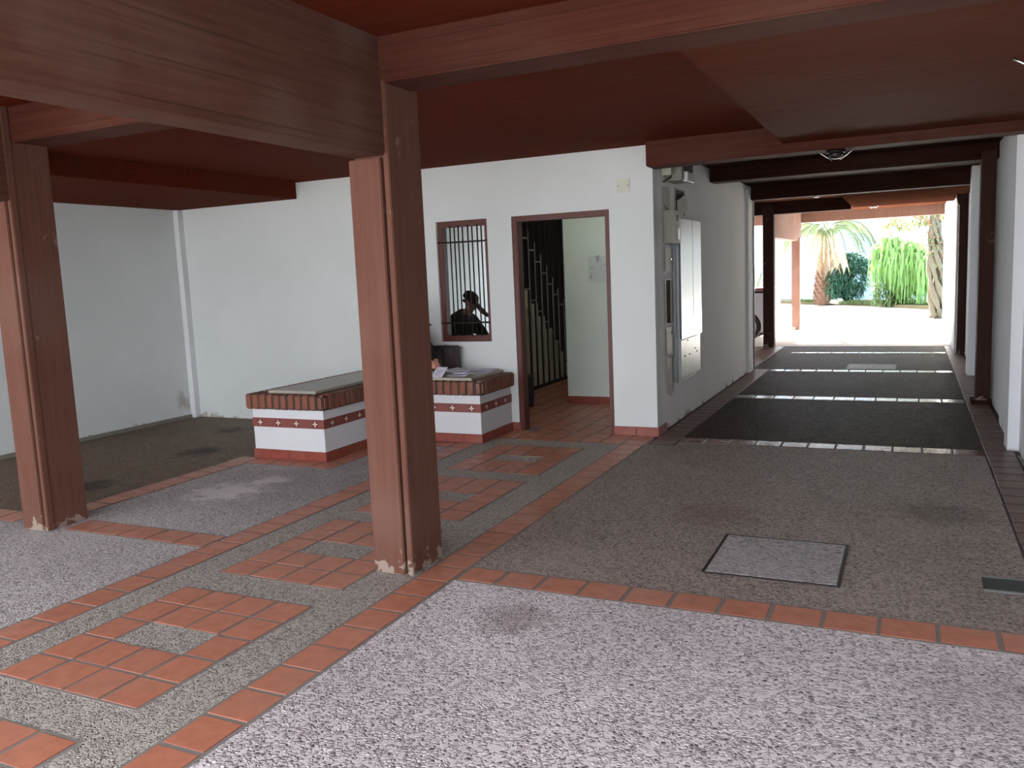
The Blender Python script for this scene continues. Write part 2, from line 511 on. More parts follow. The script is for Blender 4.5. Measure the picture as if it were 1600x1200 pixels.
def tiles(rects, mat, h=.004, gap=.008, name='floor', parent=None):
    bm = bmesh.new()
    for (x0, x1, y0, y1) in rects:
        g = gap * random.uniform(.8, 1.4)
        box(bm, x0 + g, x1 - g, y0 + g, y1 - g, 0, h + random.uniform(-.0006, .0006), bev=.0025, seg=1, tone=random.random())
    o = obj(name, bm, mat, parent, kind='structure')
    return o

def grout_under(rects, gm='grout'):
    bm = bmesh.new()
    for r in rects:
        box(bm, r[0], r[1], r[2], r[3], -.001, .0015)
    obj('floor', bm, M[gm], kind='structure')

def strip_y(x0, x1, y0, y1, p, mat, gr='grout'):
    n = max(1, round((y1 - y0) / p)); q = (y1 - y0) / n
    tiles([(x0, x1, y0 + i * q, y0 + (i + 1) * q) for i in range(n)], mat)
    grout_under([(x0 - .006, x1 + .006, y0, y1)], gr)
def strip_x(x0, x1, y0, y1, p, mat, gr=True):
    n = max(1, round((x1 - x0) / p)); q = (x1 - x0) / n
    tiles([(x0 + i * q, x0 + (i + 1) * q, y0, y1) for i in range(n)], mat)
    if gr: grout_under([(x0, x1, y0 - .006, y1 + .006)])

strip_y(-2.325, -2.115, -1.0, 7.14, .2075, M['tile'])                 # left edge of the lane
strip_y(-3.845, -3.635, -1.0, 6.86, .2075, M['tile'])                 # left edge of the path
strip_x(-2.11, .80, 3.645, 3.845, .2245, M['tile'])                   # across the lane
strip_x(-7.85, -5.6, 3.635, 3.85, .2245, M['tile'])
strip_x(-5.08, -3.85, 3.635, 3.85, .2245, M['tile'])
for y0, y1 in ((7.35, 7.56), (10.03, 10.26), (12.67, 12.88), (15.25, 15.46)):
    strip_x(-1.86, .55, y0, y1, .2245, M['tile_dark'])
strip_y(.555, .77, 3.86, 16.5, .2075, M['tile_strip'], 'grout_dark')                 # right edge of the lane
strip_y(-2.10, -1.865, 7.2, 12.9, .2075, M['tile_strip'], 'grout_dark')              # foot of the meter wall
strip_y(-2.46, -2.12, 12.9, 16.5, .2075, M['tile_strip'], 'grout_dark')
strip_y(-5.52, -5.30, 4.0, 5.62, .2075, M['tile'])                    # column to bench
strip_x(-5.55, -4.38, 5.60, 5.82, .2245, M['tile'])
strip_y(-4.585, -4.385, 5.83, 7.5, .2075, M['tile'])
strip_x(-4.18, -3.85, 6.66, 6.86, .2245, M['tile'])
# squares with a pebble centre, four tiles by five
for y0, y1 in ((-.46, .58), (.80, 1.83), (2.06, 3.10), (3.33, 4.38), (4.58, 5.64), (5.86, 6.88)):
    r = []
    px, py = .83 / 4, (y1 - y0) / 5
    for i in range(4):
        for j in range(5):
            if j == 2 and i in (1, 2):
                continue
            r.append((-3.42 + i * px, -3.42 + (i + 1) * px, y0 + j * py, y0 + (j + 1) * py))
    tiles(r, M['tile'])
    grout_under([(-3.425, -2.585, y0 - .005, y0 + 2 * py), (-3.425, -2.585, y0 + 3 * py, y1 + .005),
                 (-3.425, -3.42 + px, y0 + 2 * py, y0 + 3 * py), (-3.42 + 3 * px, -2.585, y0 + 2 * py, y0 + 3 * py)])
# hallway floor and doorstep
r = []
for i in range(7):
    for j in range(2):
        r.append((-3.6 + i * .212, -3.6 + (i + 1) * .212, 7.14 + j * .212, 7.14 + (j + 1) * .212))
for i in range(17):
    for j in range(25):
        r.append((-5.9 + i * .212, -5.9 + (i + 1) * .212, 7.565 + j * .212, 7.565 + (j + 1) * .212))
r = [q for q in r if q[2] < 7.5 or q[1] < -2.25 and (q[2] > 7.7 or -3.55 < q[0] and q[1] < -2.5)]
tiles(r, M['tile'])

# ---- walls
WB = M['wall']
H = 2.8
struct('wall_left', [(-8.1, -7.9, -1.0, 7.72, 0, H)], M['wall_stained'])
struct('trim_1', [(-7.9, -7.825, 7.49, 7.57, 0, 2.48)], WB)
struct('trim_2', [(-7.9, -7.875, -1.0, 7.49, 0, .045)], simple('grey_cement_curb', (132, 126, 114), .8, var=.2, nsc=10), bev=.01)
# back wall with doorway and window opening
bm = bmesh.new()
for d in ((-7.9, -4.38, 0, H), (-4.38, -3.80, 0, .90), (-4.38, -3.80, 2.12, H), (-3.80, -3.53, 0, H), (-3.53, -2.53, 2.12, H), (-2.53, -2.11, 0, H)):
    box(bm, d[0], d[1], 7.57, 7.72, d[2], d[3])
bmesh.ops.remove_doubles(bm, verts=bm.verts, dist=.0005)
obj('wall_back', bm, M['wall_stained'], kind='structure')
struct('wall_corridor', [(-2.26, -2.11, 7.72, 7.86, 0, H), (-2.26, -2.125, 7.86, 12.9, 0, H), (-2.125, -2.09, 12.45, 12.9, 0, 2.62), (-2.26, -2.09, 12.8, 12.95, 0, 2.62)], M['wall_corr'])
struct('wall_right', [(.80, .95, -1.0, 16.3, 0, H), (.72, .81, 7.60, 7.85, 0, 2.52), (.765, .81, 7.85, 8.85, 0, 2.52), (.69, .81, 12.38, 12.66, 0, H), (.77, .81, 10.25, 12.3, 0, H), (.66, .95, 15.3, 20.9, 0, H)], M['wall_right'])
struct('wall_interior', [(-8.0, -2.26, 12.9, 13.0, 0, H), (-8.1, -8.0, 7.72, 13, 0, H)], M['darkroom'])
part = struct('wall_hallway', [(-3.70, -2.26, 9.35, 9.45, 0, 2.6)], M['intwall'])
# skirting tiles
def skirt_run(rects, name):
    bm = bmesh.new()
    for (x0, x1, y0, y1, ax) in rects:
        L = (x1 - x0) if ax == 'x' else (y1 - y0)
        n = max(1, round(L / .21)); q = L / n
        for i in range(n):
            t = random.random()
            if ax == 'x': box(bm, x0 + i * q + .001, x0 + (i + 1) * q - .001, y0, y1, 0, .085, bev=.002, seg=1, tone=t)
            else: box(bm, x0, x1, y0 + i * q + .001, y0 + (i + 1) * q - .001, 0, .085, bev=.002, seg=1, tone=t)
    return bm
obj('baseboard_back', skirt_run([(-2.53, -2.095, 7.555, 7.57, 'x'), (-2.11, -2.095, 7.57, 7.86, 'y'), (-3.6, -3.53, 7.555, 7.57, 'x')], ''), M['skirt'], kind='structure')
obj('baseboard_hallway', skirt_run([(-3.71, -2.27, 9.335, 9.35, 'x')], ''), M['skirt'], kind='structure')

# ---- ceilings at their different heights
struct('ceiling', [(-8.1, .95, -1.0, 3.62, 2.73, 3.0)], M['ceil'])
struct('ceiling', [(-6.12, -.96, 3.88, 7.57, 2.66, 3.0)], M['ceil'])
struct('ceiling', [(-.96, .95, 3.88, 7.36, 2.52, 3.0)], M['soffit'], bev=.008)
struct('ceiling', [(-8.1, -6.12, 3.88, 7.57, 2.485, 3.0)], M['ceil'], bev=.004)
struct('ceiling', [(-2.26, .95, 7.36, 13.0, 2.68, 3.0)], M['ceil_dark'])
struct('ceiling', [(-10, -.96, 12.95, 20.95, 2.68, 3.0), (-.96, .95, 16.6, 20.95, 2.68, 3.0)], M['oldwood'])
struct('ceiling', [(-.96, .95, 12.95, 16.6, 2.5, 3.0)], M['oldwood'], bev=.02)
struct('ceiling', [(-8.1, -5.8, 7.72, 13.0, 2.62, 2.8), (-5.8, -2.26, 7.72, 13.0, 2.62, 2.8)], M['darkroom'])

# unseen upper storey over the covered drive, added to shade the front ground
struct('wall_upper', [(-8.1, .95, -1.0, 7.72, 3.0, 6.4), (-2.26, .95, 7.72, 12.9, 3.0, 6.4), (-8.1, -5.8, 7.72, 12.9, 2.85, 6.4), (-5.8, -2.26, 7.72, 12.9, 2.85, 6.4)], WB)

# ---- window
wn = thing('window_1', 'barred window', 'window', (-4.09, 7.62, .9)); del wn['label']; del wn['category']; wn['kind'] = 'structure'
bm = bmesh.new()
X0, X1, Z0, Z1 = -4.38, -3.80, .90, 2.12
for d in ((X0, X1, Z0, Z0 + .06), (X0, X1, Z1 - .06, Z1), (X0, X0 + .055, Z0 + .06, Z1 - .06), (X1 - .045, X1, Z0 + .06, Z1 - .06)):
    box(bm, d[0], d[1], 7.60, 7.68, d[2], d[3], bev=.004)
obj('window_frame', bm, M['frame'], wn)
bx('window_pane', (X0 + .05, X1 - .04, 7.645, 7.651, Z0 + .05, Z1 - .05), M['glass'], wn)
for x in (-4.235, -4.14, -4.03, -3.925):
    bm = bmesh.new(); cyl(bm, (x, 7.60, Z0 + .05), (x, 7.60, Z1 - .045), .0075, seg=10)
    obj('window_bar', bm, M['iron'], wn)
for z in (1.09, 1.91):
    bm = bmesh.new(); cyl(bm, (X0 - .02, 7.588, z), (X1 + .0, 7.588, z), .006, seg=8)
    obj('window_crossbar', bm, M['iron'], wn)

# ---- door frame, open leaf, hinges
dr = thing('door_1', 'x', 'x', (-3.03, 7.64, 0)); del dr['label']; del dr['category']; dr['kind'] = 'structure'
bm = bmesh.new()
for d in ((-3.53, -3.475, 0, 2.12), (-2.575, -2.53, 0, 2.12), (-3.475, -2.575, 2.065, 2.12)):
    box(bm, d[0], d[1], 7.575, 7.70, d[2], d[3], bev=.005)
obj('door_frame', bm, M['frame'], dr)
bm = bmesh.new(); box(bm, -2.60, -2.562, 7.735, 8.58, .01, 2.06, bev=.004)
lf = obj('door_leaf', bm, M['frame'], dr)
for z in (.28, 1.05, 1.82):
    bm = bmesh.new(); cyl(bm, (-2.583, 7.69, z - .045), (-2.583, 7.69, z + .045), .008, seg=10)
    box(bm, -2.59, -2.576, 7.655, 7.705, z - .04, z + .04)
    obj('hinge', bm, M['brass'], dr)

# ================================================================ COLUMNS AND BEAMS
def column(x0, x1, y0, y1, z1, label, mat=None, fascia=True, group=None):
    t = thing('column', label, 'column', ((x0 + x1) / 2, (y0 + y1) / 2, 0), group)
    mat = mat or M['col']
    bm = bmesh.new()
    if fascia:
        box(bm, x0 + .015, x1 - .008, y0 + .035, y1, 0, z1, bev=.006)
        obj('shaft', bm, mat, t)
        bm = bmesh.new(); box(bm, x0, x1 - .05, y0, y0 + .035, 0, 2.16 if z1 > 2.2 else z1, bev=.005)
        obj('fascia_board', bm, mat, t)
        bm = bmesh.new(); box(bm, x1 - .034, x1, y0 + .005, y0 + .05, 0, z1, bev=.004)
        obj('corner_strip', bm, mat, t)
    else:
        box(bm, x0, x1, y0, y1, 0, z1, bev=.008)
        obj('shaft', bm, mat, t)
    return t
column(-2.585, -2.345, 3.62, 3.95, 2.73, 'brown painted column in the middle foreground beside the lane, with peeling base')
column(-5.375, -5.13, 3.56, 3.87, 2.73, 'brown painted column at the far left, peeling at its base')
column(-2.48, -2.285, 16.30, 16.50, 2.62, 'dark brown column standing between the parked car and the far courtyard opening', M['coldark'], False)
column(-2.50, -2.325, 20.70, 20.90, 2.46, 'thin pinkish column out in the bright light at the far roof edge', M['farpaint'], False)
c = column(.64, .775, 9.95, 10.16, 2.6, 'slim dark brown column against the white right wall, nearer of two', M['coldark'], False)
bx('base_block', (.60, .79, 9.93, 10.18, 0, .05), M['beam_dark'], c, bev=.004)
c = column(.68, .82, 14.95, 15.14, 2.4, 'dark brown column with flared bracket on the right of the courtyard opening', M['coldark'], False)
bm = bmesh.new(); prism(bm, [(.48, 2.68), (.82, 2.68), (.82, 2.3), (.66, 2.34), (.63, 2.5), (.55, 2.6)], 14.93, 15.16, 'y')
obj('bracket', bm, M['coldark'], c)

def beam(d, mat, label, bev=.008):
    return tag(bx('beam', d, mat, bev=bev), label, 'beam')
beam((-7.9, .80, 3.62, 3.89, 2.515, 2.76), M['beam_x'], 'nearest brown crossbeam running across the lane above the middle column')
beam((-2.565, -2.365, -1.0, 3.64, 2.17, 2.76), M['beam_y'], 'deep weathered brown beam running from top left to the middle column')
beam((-5.36, -5.14, -1.0, 3.58, 2.15, 2.76), M['beam_y'], 'brown beam meeting the far left column at the picture edge')
beam((-2.11, .80, 7.36, 7.62, 2.445, 2.70), M['beam_x'], 'brown crossbeam starting at the corner of the door wall')
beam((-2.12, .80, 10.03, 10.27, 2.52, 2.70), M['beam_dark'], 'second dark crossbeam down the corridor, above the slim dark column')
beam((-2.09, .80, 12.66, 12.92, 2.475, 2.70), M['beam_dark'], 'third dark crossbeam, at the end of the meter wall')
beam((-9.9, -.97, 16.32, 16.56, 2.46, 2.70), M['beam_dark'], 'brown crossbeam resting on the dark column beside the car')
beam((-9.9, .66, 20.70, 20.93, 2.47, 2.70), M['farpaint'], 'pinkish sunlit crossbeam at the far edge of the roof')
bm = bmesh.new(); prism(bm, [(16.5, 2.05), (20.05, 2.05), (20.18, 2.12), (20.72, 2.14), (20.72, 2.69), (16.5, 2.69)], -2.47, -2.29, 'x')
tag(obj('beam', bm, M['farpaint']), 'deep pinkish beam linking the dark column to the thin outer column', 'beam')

# ================================================================ BENCHES
def rim_bricks(bm, runs, z0, z1):
    for (x0, x1, y0, y1, ax) in runs:
        L = (x1 - x0) if ax == 'x' else (y1 - y0)
        n = round(L / .079); q = L / n
        for i in range(n):
            j = random.uniform(-.0025, .0025)
            t = random.random()
            if ax == 'x':
                box(bm, x0 + i * q + .0012, x0 + (i + 1) * q - .0012, y0 + j, y1, z0 + j * .5, z1 + j * .5, bev=.012, seg=3, tone=t)
            else:
                a, b = (x0, x1 + j) if x1 > -4.7 and x0 > -4.8 or x0 > -3.8 else (x0 + j, x1)
                box(bm, a, b, y0 + i * q + .0012, y0 + (i + 1) * q - .0012, z0 + j * .5, z1 + j * .5, bev=.012, seg=3, tone=t)

def bench(x0, x1, y0, y1, label, slab, sides):
    t = thing('masonry_bench', label, 'bench', ((x0 + x1) / 2, (y0 + y1) / 2, 0), 'tiled masonry benches by the door')
    bx('body', (x0 + .01, x1 - .01, y0 + .01, y1, .08, .46), M['bench_white'], t)
    # skirting, band
    runs = [(x0 - .004, x1 + .004, y0 - .004, y0 + .01, 'x'), (x1 - .01, x1 + .004, y0 + .01, y1, 'y')]
    if 'w' in sides: runs.append((x0 - .004, x0 + .01, y0 + .01, y1, 'y'))
    obj('skirting', skirt_run(runs, ''), M['skirt'], t)
    bx('plinth', (x0 + .01, x1 - .01, y0 + .01, y1, 0, .081), M['grout'], t)
    bm = bmesh.new()
    for r_ in runs:
        if r_[4] == 'x': box(bm, x0 + .003, x1 - .003, y0 + .003, y0 + .02, .29, .372, bev=.002)
        else: box(bm, (x1 - .02 if r_[0] > x0 + .05 else x0 + .003), (x1 - .003 if r_[0] > x0 + .05 else x0 + .02), y0 + .02, y1, .29, .372, bev=.002)
    obj('tile_band', bm, M['band'], t)
    def prism_pts(B, P, th, ax):
        d = Vector((0, -th, 0)) if ax == 'x' else Vector((th, 0, 0))
        a = [B.verts.new(p) for p in P]; b = [B.verts.new(Vector(p) + d) for p in P]
        fs = [B.faces.new(a), B.faces.new(b[::-1])]
        for i in range(len(P)):
            fs.append(B.faces.new((a[i], a[(i + 1) % len(P)], b[(i + 1) % len(P)], b[i])))
        bmesh.ops.recalc_face_normals(B, faces=fs)
    def motif(c, ax):
        def Q(u, v, o=0):
            return (c[0] + u, c[1] - o, c[2] + v) if ax == 'x' else (c[0] + o, c[1] + u, c[2] + v)
        bd = bmesh.new()
        prism_pts(bd, [Q(u, v) for (u, v) in ((.034, 0), (.024, .024), (0, .034), (-.024, .024), (-.034, 0), (-.024, -.024), (0, -.034), (.024, -.024))], .001, ax)
        g = obj('motif', bd, M['motif_dark'], t)
        bm = bmesh.new()
        for dx, dz in ((.0145, 0), (-.0145, 0), (0, .0145), (0, -.0145)):
            k = .0145 if dx else .0085
            h = .0145 if dz else .0085
            prism_pts(bm, [Q(dx + k, dz, .0012), Q(dx, dz + h, .0012), Q(dx - k, dz, .0012), Q(dx, dz - h, .0012)], .0008, ax)
        bmesh.ops.remove_doubles(bm, verts=bm.verts, dist=.0004)
        obj('glaze', bm, M['motif'], g)
    x = x1 - .10
    while x > x0 + .03:
        motif((x, y0 + .003, .331), 'x'); x -= .205
    y = y0 + .12
    while y < y1 - .03:
        motif((x1 - .003, y, .331), 'y'); y += .205
    bm = bmesh.new()
    rr = [(x0 - .03, x1 - .045, y0 - .035, y0 + .12, 'x'), (x1 - .10, x1 + .035, y0 + .045, y1 - .003, 'y')]
    if 'w' in sides: rr.append((x0 - .03, x0 + .10, y0 + .125, y1 - .003, 'y'))
    rim_bricks(bm, rr, .455, .592)
    # the rounded corner brick
    box(bm, x1 - .045, x1 + .035, y0 - .035, y0 + .045, .455, .592, bev=.022, seg=4, tone=1.0)
    obj('brick_rim', bm, M['brick'], t, smooth=False)
    bx('mortar_bed', (x0 - (.018 if 'w' in sides else -.01), x1 + .023, y0 - .023, y1, .458, .578), M['grout_dark'], t)
    bx('slab', (slab[0], slab[1], slab[2], y1 - .002, .593, .618), M['stone'], t, bev=.003)
    return t
bench(-5.40, -4.59, 5.82, 7.566, 'long white masonry bench with brick rim, left of the middle column', (-5.22, -4.69, 5.86), 'w')
bench(-4.18, -3.60, 6.88, 7.566, 'short white masonry bench with papers on it, beneath the barred window', (-4.15, -3.68, 6.875), '')

# ================================================================ THINGS ON THE SHORT BENCH
t = thing('briefcase', 'dark brown woven leather case standing on the short bench against the wall', 'bag', (-4.23, 7.44, .618))
bm = bmesh.new(); box(bm, -4.42, -4.245, 7.38, 7.5, .619, .872, bev=.012, seg=3)
obj('body', bm, M['leather'], t)
bm = bmesh.new(); box(bm, -4.265, -4.125, 7.365, 7.5, .619, .868, bev=.012, seg=3)
obj('flap_panel', bm, M['leather'], t)
bm = bmesh.new(); box(bm, -4.268, -4.258, 7.358, 7.38, .63, .86, bev=.003)
obj('seam_strap', bm, M['black'], t)

def sheet(name, c, sx, sy, rz, tilt, label, mat, group=None, cat='paper', th=.0008, curl=0, ink=False, tdir=0):
    bm = bmesh.new()
    box(bm, -sx / 2, sx / 2, -sy / 2, sy / 2, 0, th)
    bmesh.ops.subdivide_edges(bm, edges=[e for e in bm.edges], cuts=3, use_grid_fill=True)
    for v in bm.verts:
        v.co.z += curl * (v.co.x / sx * 2) ** 2
    o = obj(name, bm, mat)
    o.location = c
    o.rotation_euler = (tilt, tdir, rz)
    tag(o, label, cat, group)
    if ink:
        bm = bmesh.new()
        for k in range(4):
            box(bm, -sx * .35, sx * (.1 + .06 * k), -sy * .25 + k * sy * .13, -sy * .22 + k * sy * .13, th, th + .0003)
        i = obj('printing', bm, M['ink'])
        i.parent = o
    return o
sheet('letter', (-4.045, 6.915, .665), .13, .14, R(-8), R(38), 'printed white letter held up in the seated person\'s hand', M['paper'], cat='letter', ink=True)
paps = [(-3.90, 7.02, 12, 'lowest pale envelope at the front of the paper pile'), (-3.86, 7.06, 30, 'white envelope turned askew in the middle of the paper pile'),
        (-3.92, 7.10, -6, 'folded white sheet near the top of the paper pile'), (-3.84, 7.12, 48, 'small white envelope on the right of the paper pile'), (-3.96, 7.04, 70, 'topmost crossing envelope of the paper pile')]
for i, (x, y, a, lb) in enumerate(paps):
    sheet('envelope', (x, y, .624 + i * .012), .20, .10, R(a), R((4, -5, 7, -4, 8)[i]), lb, M['paper'], 'papers piled on the short bench', 'envelope', th=.004, curl=.004, ink=(i == 4))
sheet('newspaper', (-3.87, 7.44, .620), .30, .20, R(5), 0, 'folded pale newspaper lying by the wall on the short bench', M['paper'], cat='newspaper', th=.006, curl=.003)
sheet('newspaper', (-3.78, 7.30, .6195), .16, .12, R(-12), 0, 'small white leaflet flat on the right end of the short bench', M['paper'], cat='leaflet', th=.002)

# ================================================================ THE SEATED PERSON (mostly behind the middle column)
def skinned(name, verts, edges, rad, mat, parent=None, root=0, sub=2):
    me = bpy.data.meshes.new(name)
    me.from_pydata([Vector(v) for v in verts], edges, [])
    me.materials.append(mat)
    o = bpy.data.objects.new(name, me)
    C.objects.link(o)
    m = o.modifiers.new('skin', 'SKIN')
    m.use_smooth_shade = True
    for i, v in enumerate(me.skin_vertices[0].data):
        r = rad[i]
        v.radius = r if isinstance(r, tuple) else (r, r)
        v.use_root = (i == root)
    s = o.modifiers.new('sub', 'SUBSURF')
    s.levels = s.render_levels = sub
    if parent:
        o.parent = parent
    return o
pv = Vector((-4.70, 6.98, .72))
V = []; E = []; RD = []
def add(p, r, par=None):
    V.append(p); RD.append(r)
    if par is not None: E.append((par, len(V) - 1))
    return len(V) - 1
pel = add((-4.70, 6.98, .77), (.09, .12))
wa = add((-4.66, 6.98, .85), (.09, .115), pel)
ch = add((-4.57, 6.98, 1.00), (.10, .13), wa)
ut = add((-4.49, 6.98, 1.11), (.08, .12), ch)
nk = add((-4.455, 6.98, 1.17), .048, ut)
hd0 = add((-4.42, 6.98, 1.215), .06, nk)
hd = add((-4.395, 6.98, 1.265), (.078, .072), hd0)
hd2 = add((-4.42, 6.98, 1.325), (.07, .065), hd)
arm_r = []
for sy, el, wr in ((-1, (-4.33, 6.86, .91), (-4.175, 6.955, .765)), (1, (-4.35, 7.24, .88), (-4.22, 7.18, .72))):
    s = add((-4.51, 6.98 + sy * .16, 1.07), .052, ut)
    e = add(el, .040, s)
    m_ = add(tuple((Vector(el) * .45 + Vector(wr) * .55)), .034, e)
    wv = add(wr, .024, m_)
    d = (Vector(wr) - Vector(el)).normalized()
    pm = add(tuple(Vector(wr) + d * .05 + Vector((.0, 0, -.008))), (.036, .018), wv)
    pk = add(tuple(Vector(wr) + d * .085 + Vector((.0, 0, -.014))), (.038, .014), pm)
    arm_r.append((Vector(wr), d, sy, pk, pm))
for sy in (-1, 1):
    h = add((-4.68, 6.98 + sy * .09, .745), .075, pel)
    kx = -4.30
    k = add((kx, 6.98 + sy * .11, .655), .058, h)
    a = add((kx - .06, 6.98 + sy * .11, .10), .036, k)
    f = add((kx + .05, 6.98 + sy * .11, .05), .034, a)
body = skinned('person', V, E, RD, M['skin'])
tag(body, 'person in black seated behind the middle column, reaching over the papers', 'person')
# fingers: five separate chains per hand, curled around the letter
for (wr, d, sy, pk, pm) in arm_r:
    side = d.cross(Vector((0, 0, 1))).normalized()
    dn = Vector((0, 0, -1))
    for k, (L, off) in enumerate(((.068, -.027), (.076, -.009), (.071, .009), (.055, .027))):
        b = wr + d * .08 + side * off + Vector((0, 0, -.012))
        vs = [b, b + d * L * .45 + dn * .010, b + d * L * .75 + dn * .028, b + d * L * .92 + dn * .050]
        skinned('finger', vs, [(0, 1), (1, 2), (2, 3)], [.010, .0092, .0085, .0072], M['skin'], body, sub=1)
    sgn = 1 if sy < 0 else -1
    b = wr + d * .025 - side * .026 * sgn + Vector((0, 0, -.01))
    vs = [b, b - side * .022 * sgn + d * .024 + dn * .012, b - side * .022 * sgn + d * .052 + dn * .030, b - side * .012 * sgn + d * .07 + dn * .044]
    skinned('thumb', vs, [(0, 1), (1, 2), (2, 3)], [.013, .012, .010, .008], M['skin'], body, sub=1)
# face
fc = Vector((-4.355, 6.98, 1.26))
bm = bmesh.new(); tube(bm, [fc + Vector((-.02, 0, .02)), fc + Vector((.022, 0, -.008)), fc + Vector((.03, 0, -.026))], .01, rads=[.008, .012, .010]); obj('nose', bm, M['skin'], body, smooth=True)
for sy in (-1, 1):
    bm = bmesh.new(); lathe(bm, [(.002, -.011), (.008, -.008), (.011, 0), (.008, .008), (.002, .011)], (-4.337, 6.98 + sy * .03, 1.275), 10); obj('eye', bm, M['paper'], body)
    bm = bmesh.new(); lathe(bm, [(.004, -.007), (.02, -.004), (.024, 0), (.02, .004), (.004, .007)], (-4.41, 6.98 + sy * .076, 1.265), 12, 'y'); obj('ear', bm, M['skin'], body)
bm = bmesh.new(); box(bm, -4.338, -4.326, 6.957, 7.003, 1.203, 1.209, bev=.003); obj('mouth', bm, M['lamp_red'], body)
# clothing
J = [(-4.70, 6.98, .79), (-4.66, 6.98, .86), (-4.57, 6.98, 1.01), (-4.495, 6.98, 1.125), (-4.465, 6.98, 1.16)]
JR = [(.12, .15), (.125, .16), (.14, .185), (.125, .175), .085]
JE = [(0, 1), (1, 2), (2, 3), (3, 4)]
for sy, el, wr in ((-1, (-4.33, 6.86, .91), (-4.175, 6.955, .765)), (1, (-4.35, 7.24, .88), (-4.22, 7.18, .72))):
    b = len(J)
    J += [(-4.51, 6.98 + sy * .165, 1.075), el, tuple(Vector(el) * .12 + Vector(wr) * .88)]
    JR += [.082, .060, .042]
    JE += [(3, b), (b, b + 1), (b + 1, b + 2)]
skinned('jacket', J, JE, JR, M['cloth'], body)
T = [(-4.70, 6.98, .77)]; TE = []; TR = [(.11, .14)]
for sy in (-1, 1):
    b = len(T)
    T += [(-4.66, 6.98 + sy * .09, .75), (-4.30, 6.98 + sy * .11, .652), (-4.355, 6.98 + sy * .11, .12)]
    TR += [.085, .068, .052]
    TE += [(0, b), (b, b + 1), (b + 1, b + 2)]
skinned('trousers', T, TE, TR, M['trouser'], body)
for sy in (-1, 1):
    skinned('shoe', [(-4.39, 6.98 + sy * .11, .045), (-4.30, 6.98 + sy * .11, .042), (-4.22, 6.98 + sy * .11, .035)], [(0, 1), (1, 2)], [.044, .042, .032], M['shoe'], body)
skinned('hair', [(-4.47, 6.98, 1.26), (-4.45, 6.98, 1.31)], [(0, 1)], [.062, .066], M['hair'], body)
cm = Matrix.Translation((-4.415, 6.98, 1.315)) @ Matrix.Rotation(R(38), 4, 'Y')
bm = bmesh.new(); lathe(bm, [(.092, -.01), (.094, .02), (.08, .055), (.045, .075), (.004, .08)], (0, 0, 0), 20)
bmesh.ops.transform(bm, matrix=cm, verts=bm.verts); cap = obj('cap', bm, M['cap'], body, smooth=True)
bm = bmesh.new()
prism(bm, [(-4.345, 1.29), (-4.335, 1.255), (-4.245, 1.160), (-4.165, 1.112), (-4.160, 1.106), (-4.205, 1.112), (-4.28, 1.165), (-4.355, 1.262)], 6.93, 7.03, 'y', bev=.003)
obj('cap_peak', bm, M['cap'], body)

# ================================================================ HALLWAY BEYOND THE DOOR
t = thing('staircase', 'cream staircase rising to the left behind the iron grille', 'staircase', (-5.2, 11.0, 0))
bm = bmesh.new()
pts = [(9.95, 0), (11.95, 0), (11.95, .16)]
z, y = .16, 11.95
P = [(9.95, 0), (11.98, 0)]
for k in range(8):
    P += [(11.98 - k * .245, .19 * (k + 1)), (11.98 - (k + 1) * .245, .19 * (k + 1))]
prism(bm, P, -5.75, -4.68, 'x')
obj('steps', bm, M['stair'], t)
for k in range(8):
    bx('stringer_cap', (-4.685, -4.655, 11.98 - (k + 1) * .245 + .02, 11.98 - k * .245 - .02, .02, .19 * (k + 1) + .015), M['stair'], t)
t = thing('security_grille', 'tall iron grille of vertical bars with stepped links beside the staircase', 'grille', (-4.58, 10.9, 0))
ys = [10.1 + i * .2 for i in range(9)]
for i, y in enumerate(ys):
    bx('upright', (-4.60, -4.58, y - .011, y + .011, .005, 2.6), M['iron'], t)
    bx('side_tube', (-4.585, -4.57, y + .012, y + .02, .3, 2.3 - .16 * i), M['steel_white'], t)
for i in range(8):
    bx('link', (-4.605, -4.575, ys[i] + .011, ys[i + 1] - .011, 2.02 - i * .155, 2.04 - i * .155), M['steel_white'], t)
for i in range(6):
    bx('link', (-4.605, -4.575, ys[i] + .011, ys[i + 1] - .011, 1.36 - i * .16, 1.375 - i * .16), M['steel_white'], t)
bx('bottom_rail', (-4.61, -4.57, 10.05, 11.8, .005, .04), M['iron'], t)
t = thing('waste_bin', 'slim navy blue bin just inside the doorway on the left', 'bin', (-4.07, 8.96, 0))
bm = bmesh.new(); lathe(bm, [(.075, .005), (.085, .02), (.098, .34), (.094, .35)], (-4.075, 8.96, 0), 24); obj('bucket', bm, M['navy'], t)
bm = bmesh.new(); lathe(bm, [(.1, .35), (.1, .365), (.07, .385), (.01, .39)], (-4.075, 8.96, 0), 24); obj('lid', bm, M['black'], t)
t = thing('notice', 'notice in a shiny clear plastic sleeve taped to the hallway wall', 'notice', (-3.3, 9.345, 1.43))
bx('sheet', (-3.395, -3.175, 9.3465, 9.3485, 1.43, 1.73), M['faded'], t)
bx('sleeve', (-3.405, -3.165, 9.3435, 9.3445, 1.42, 1.74), M['sleeve'], t)

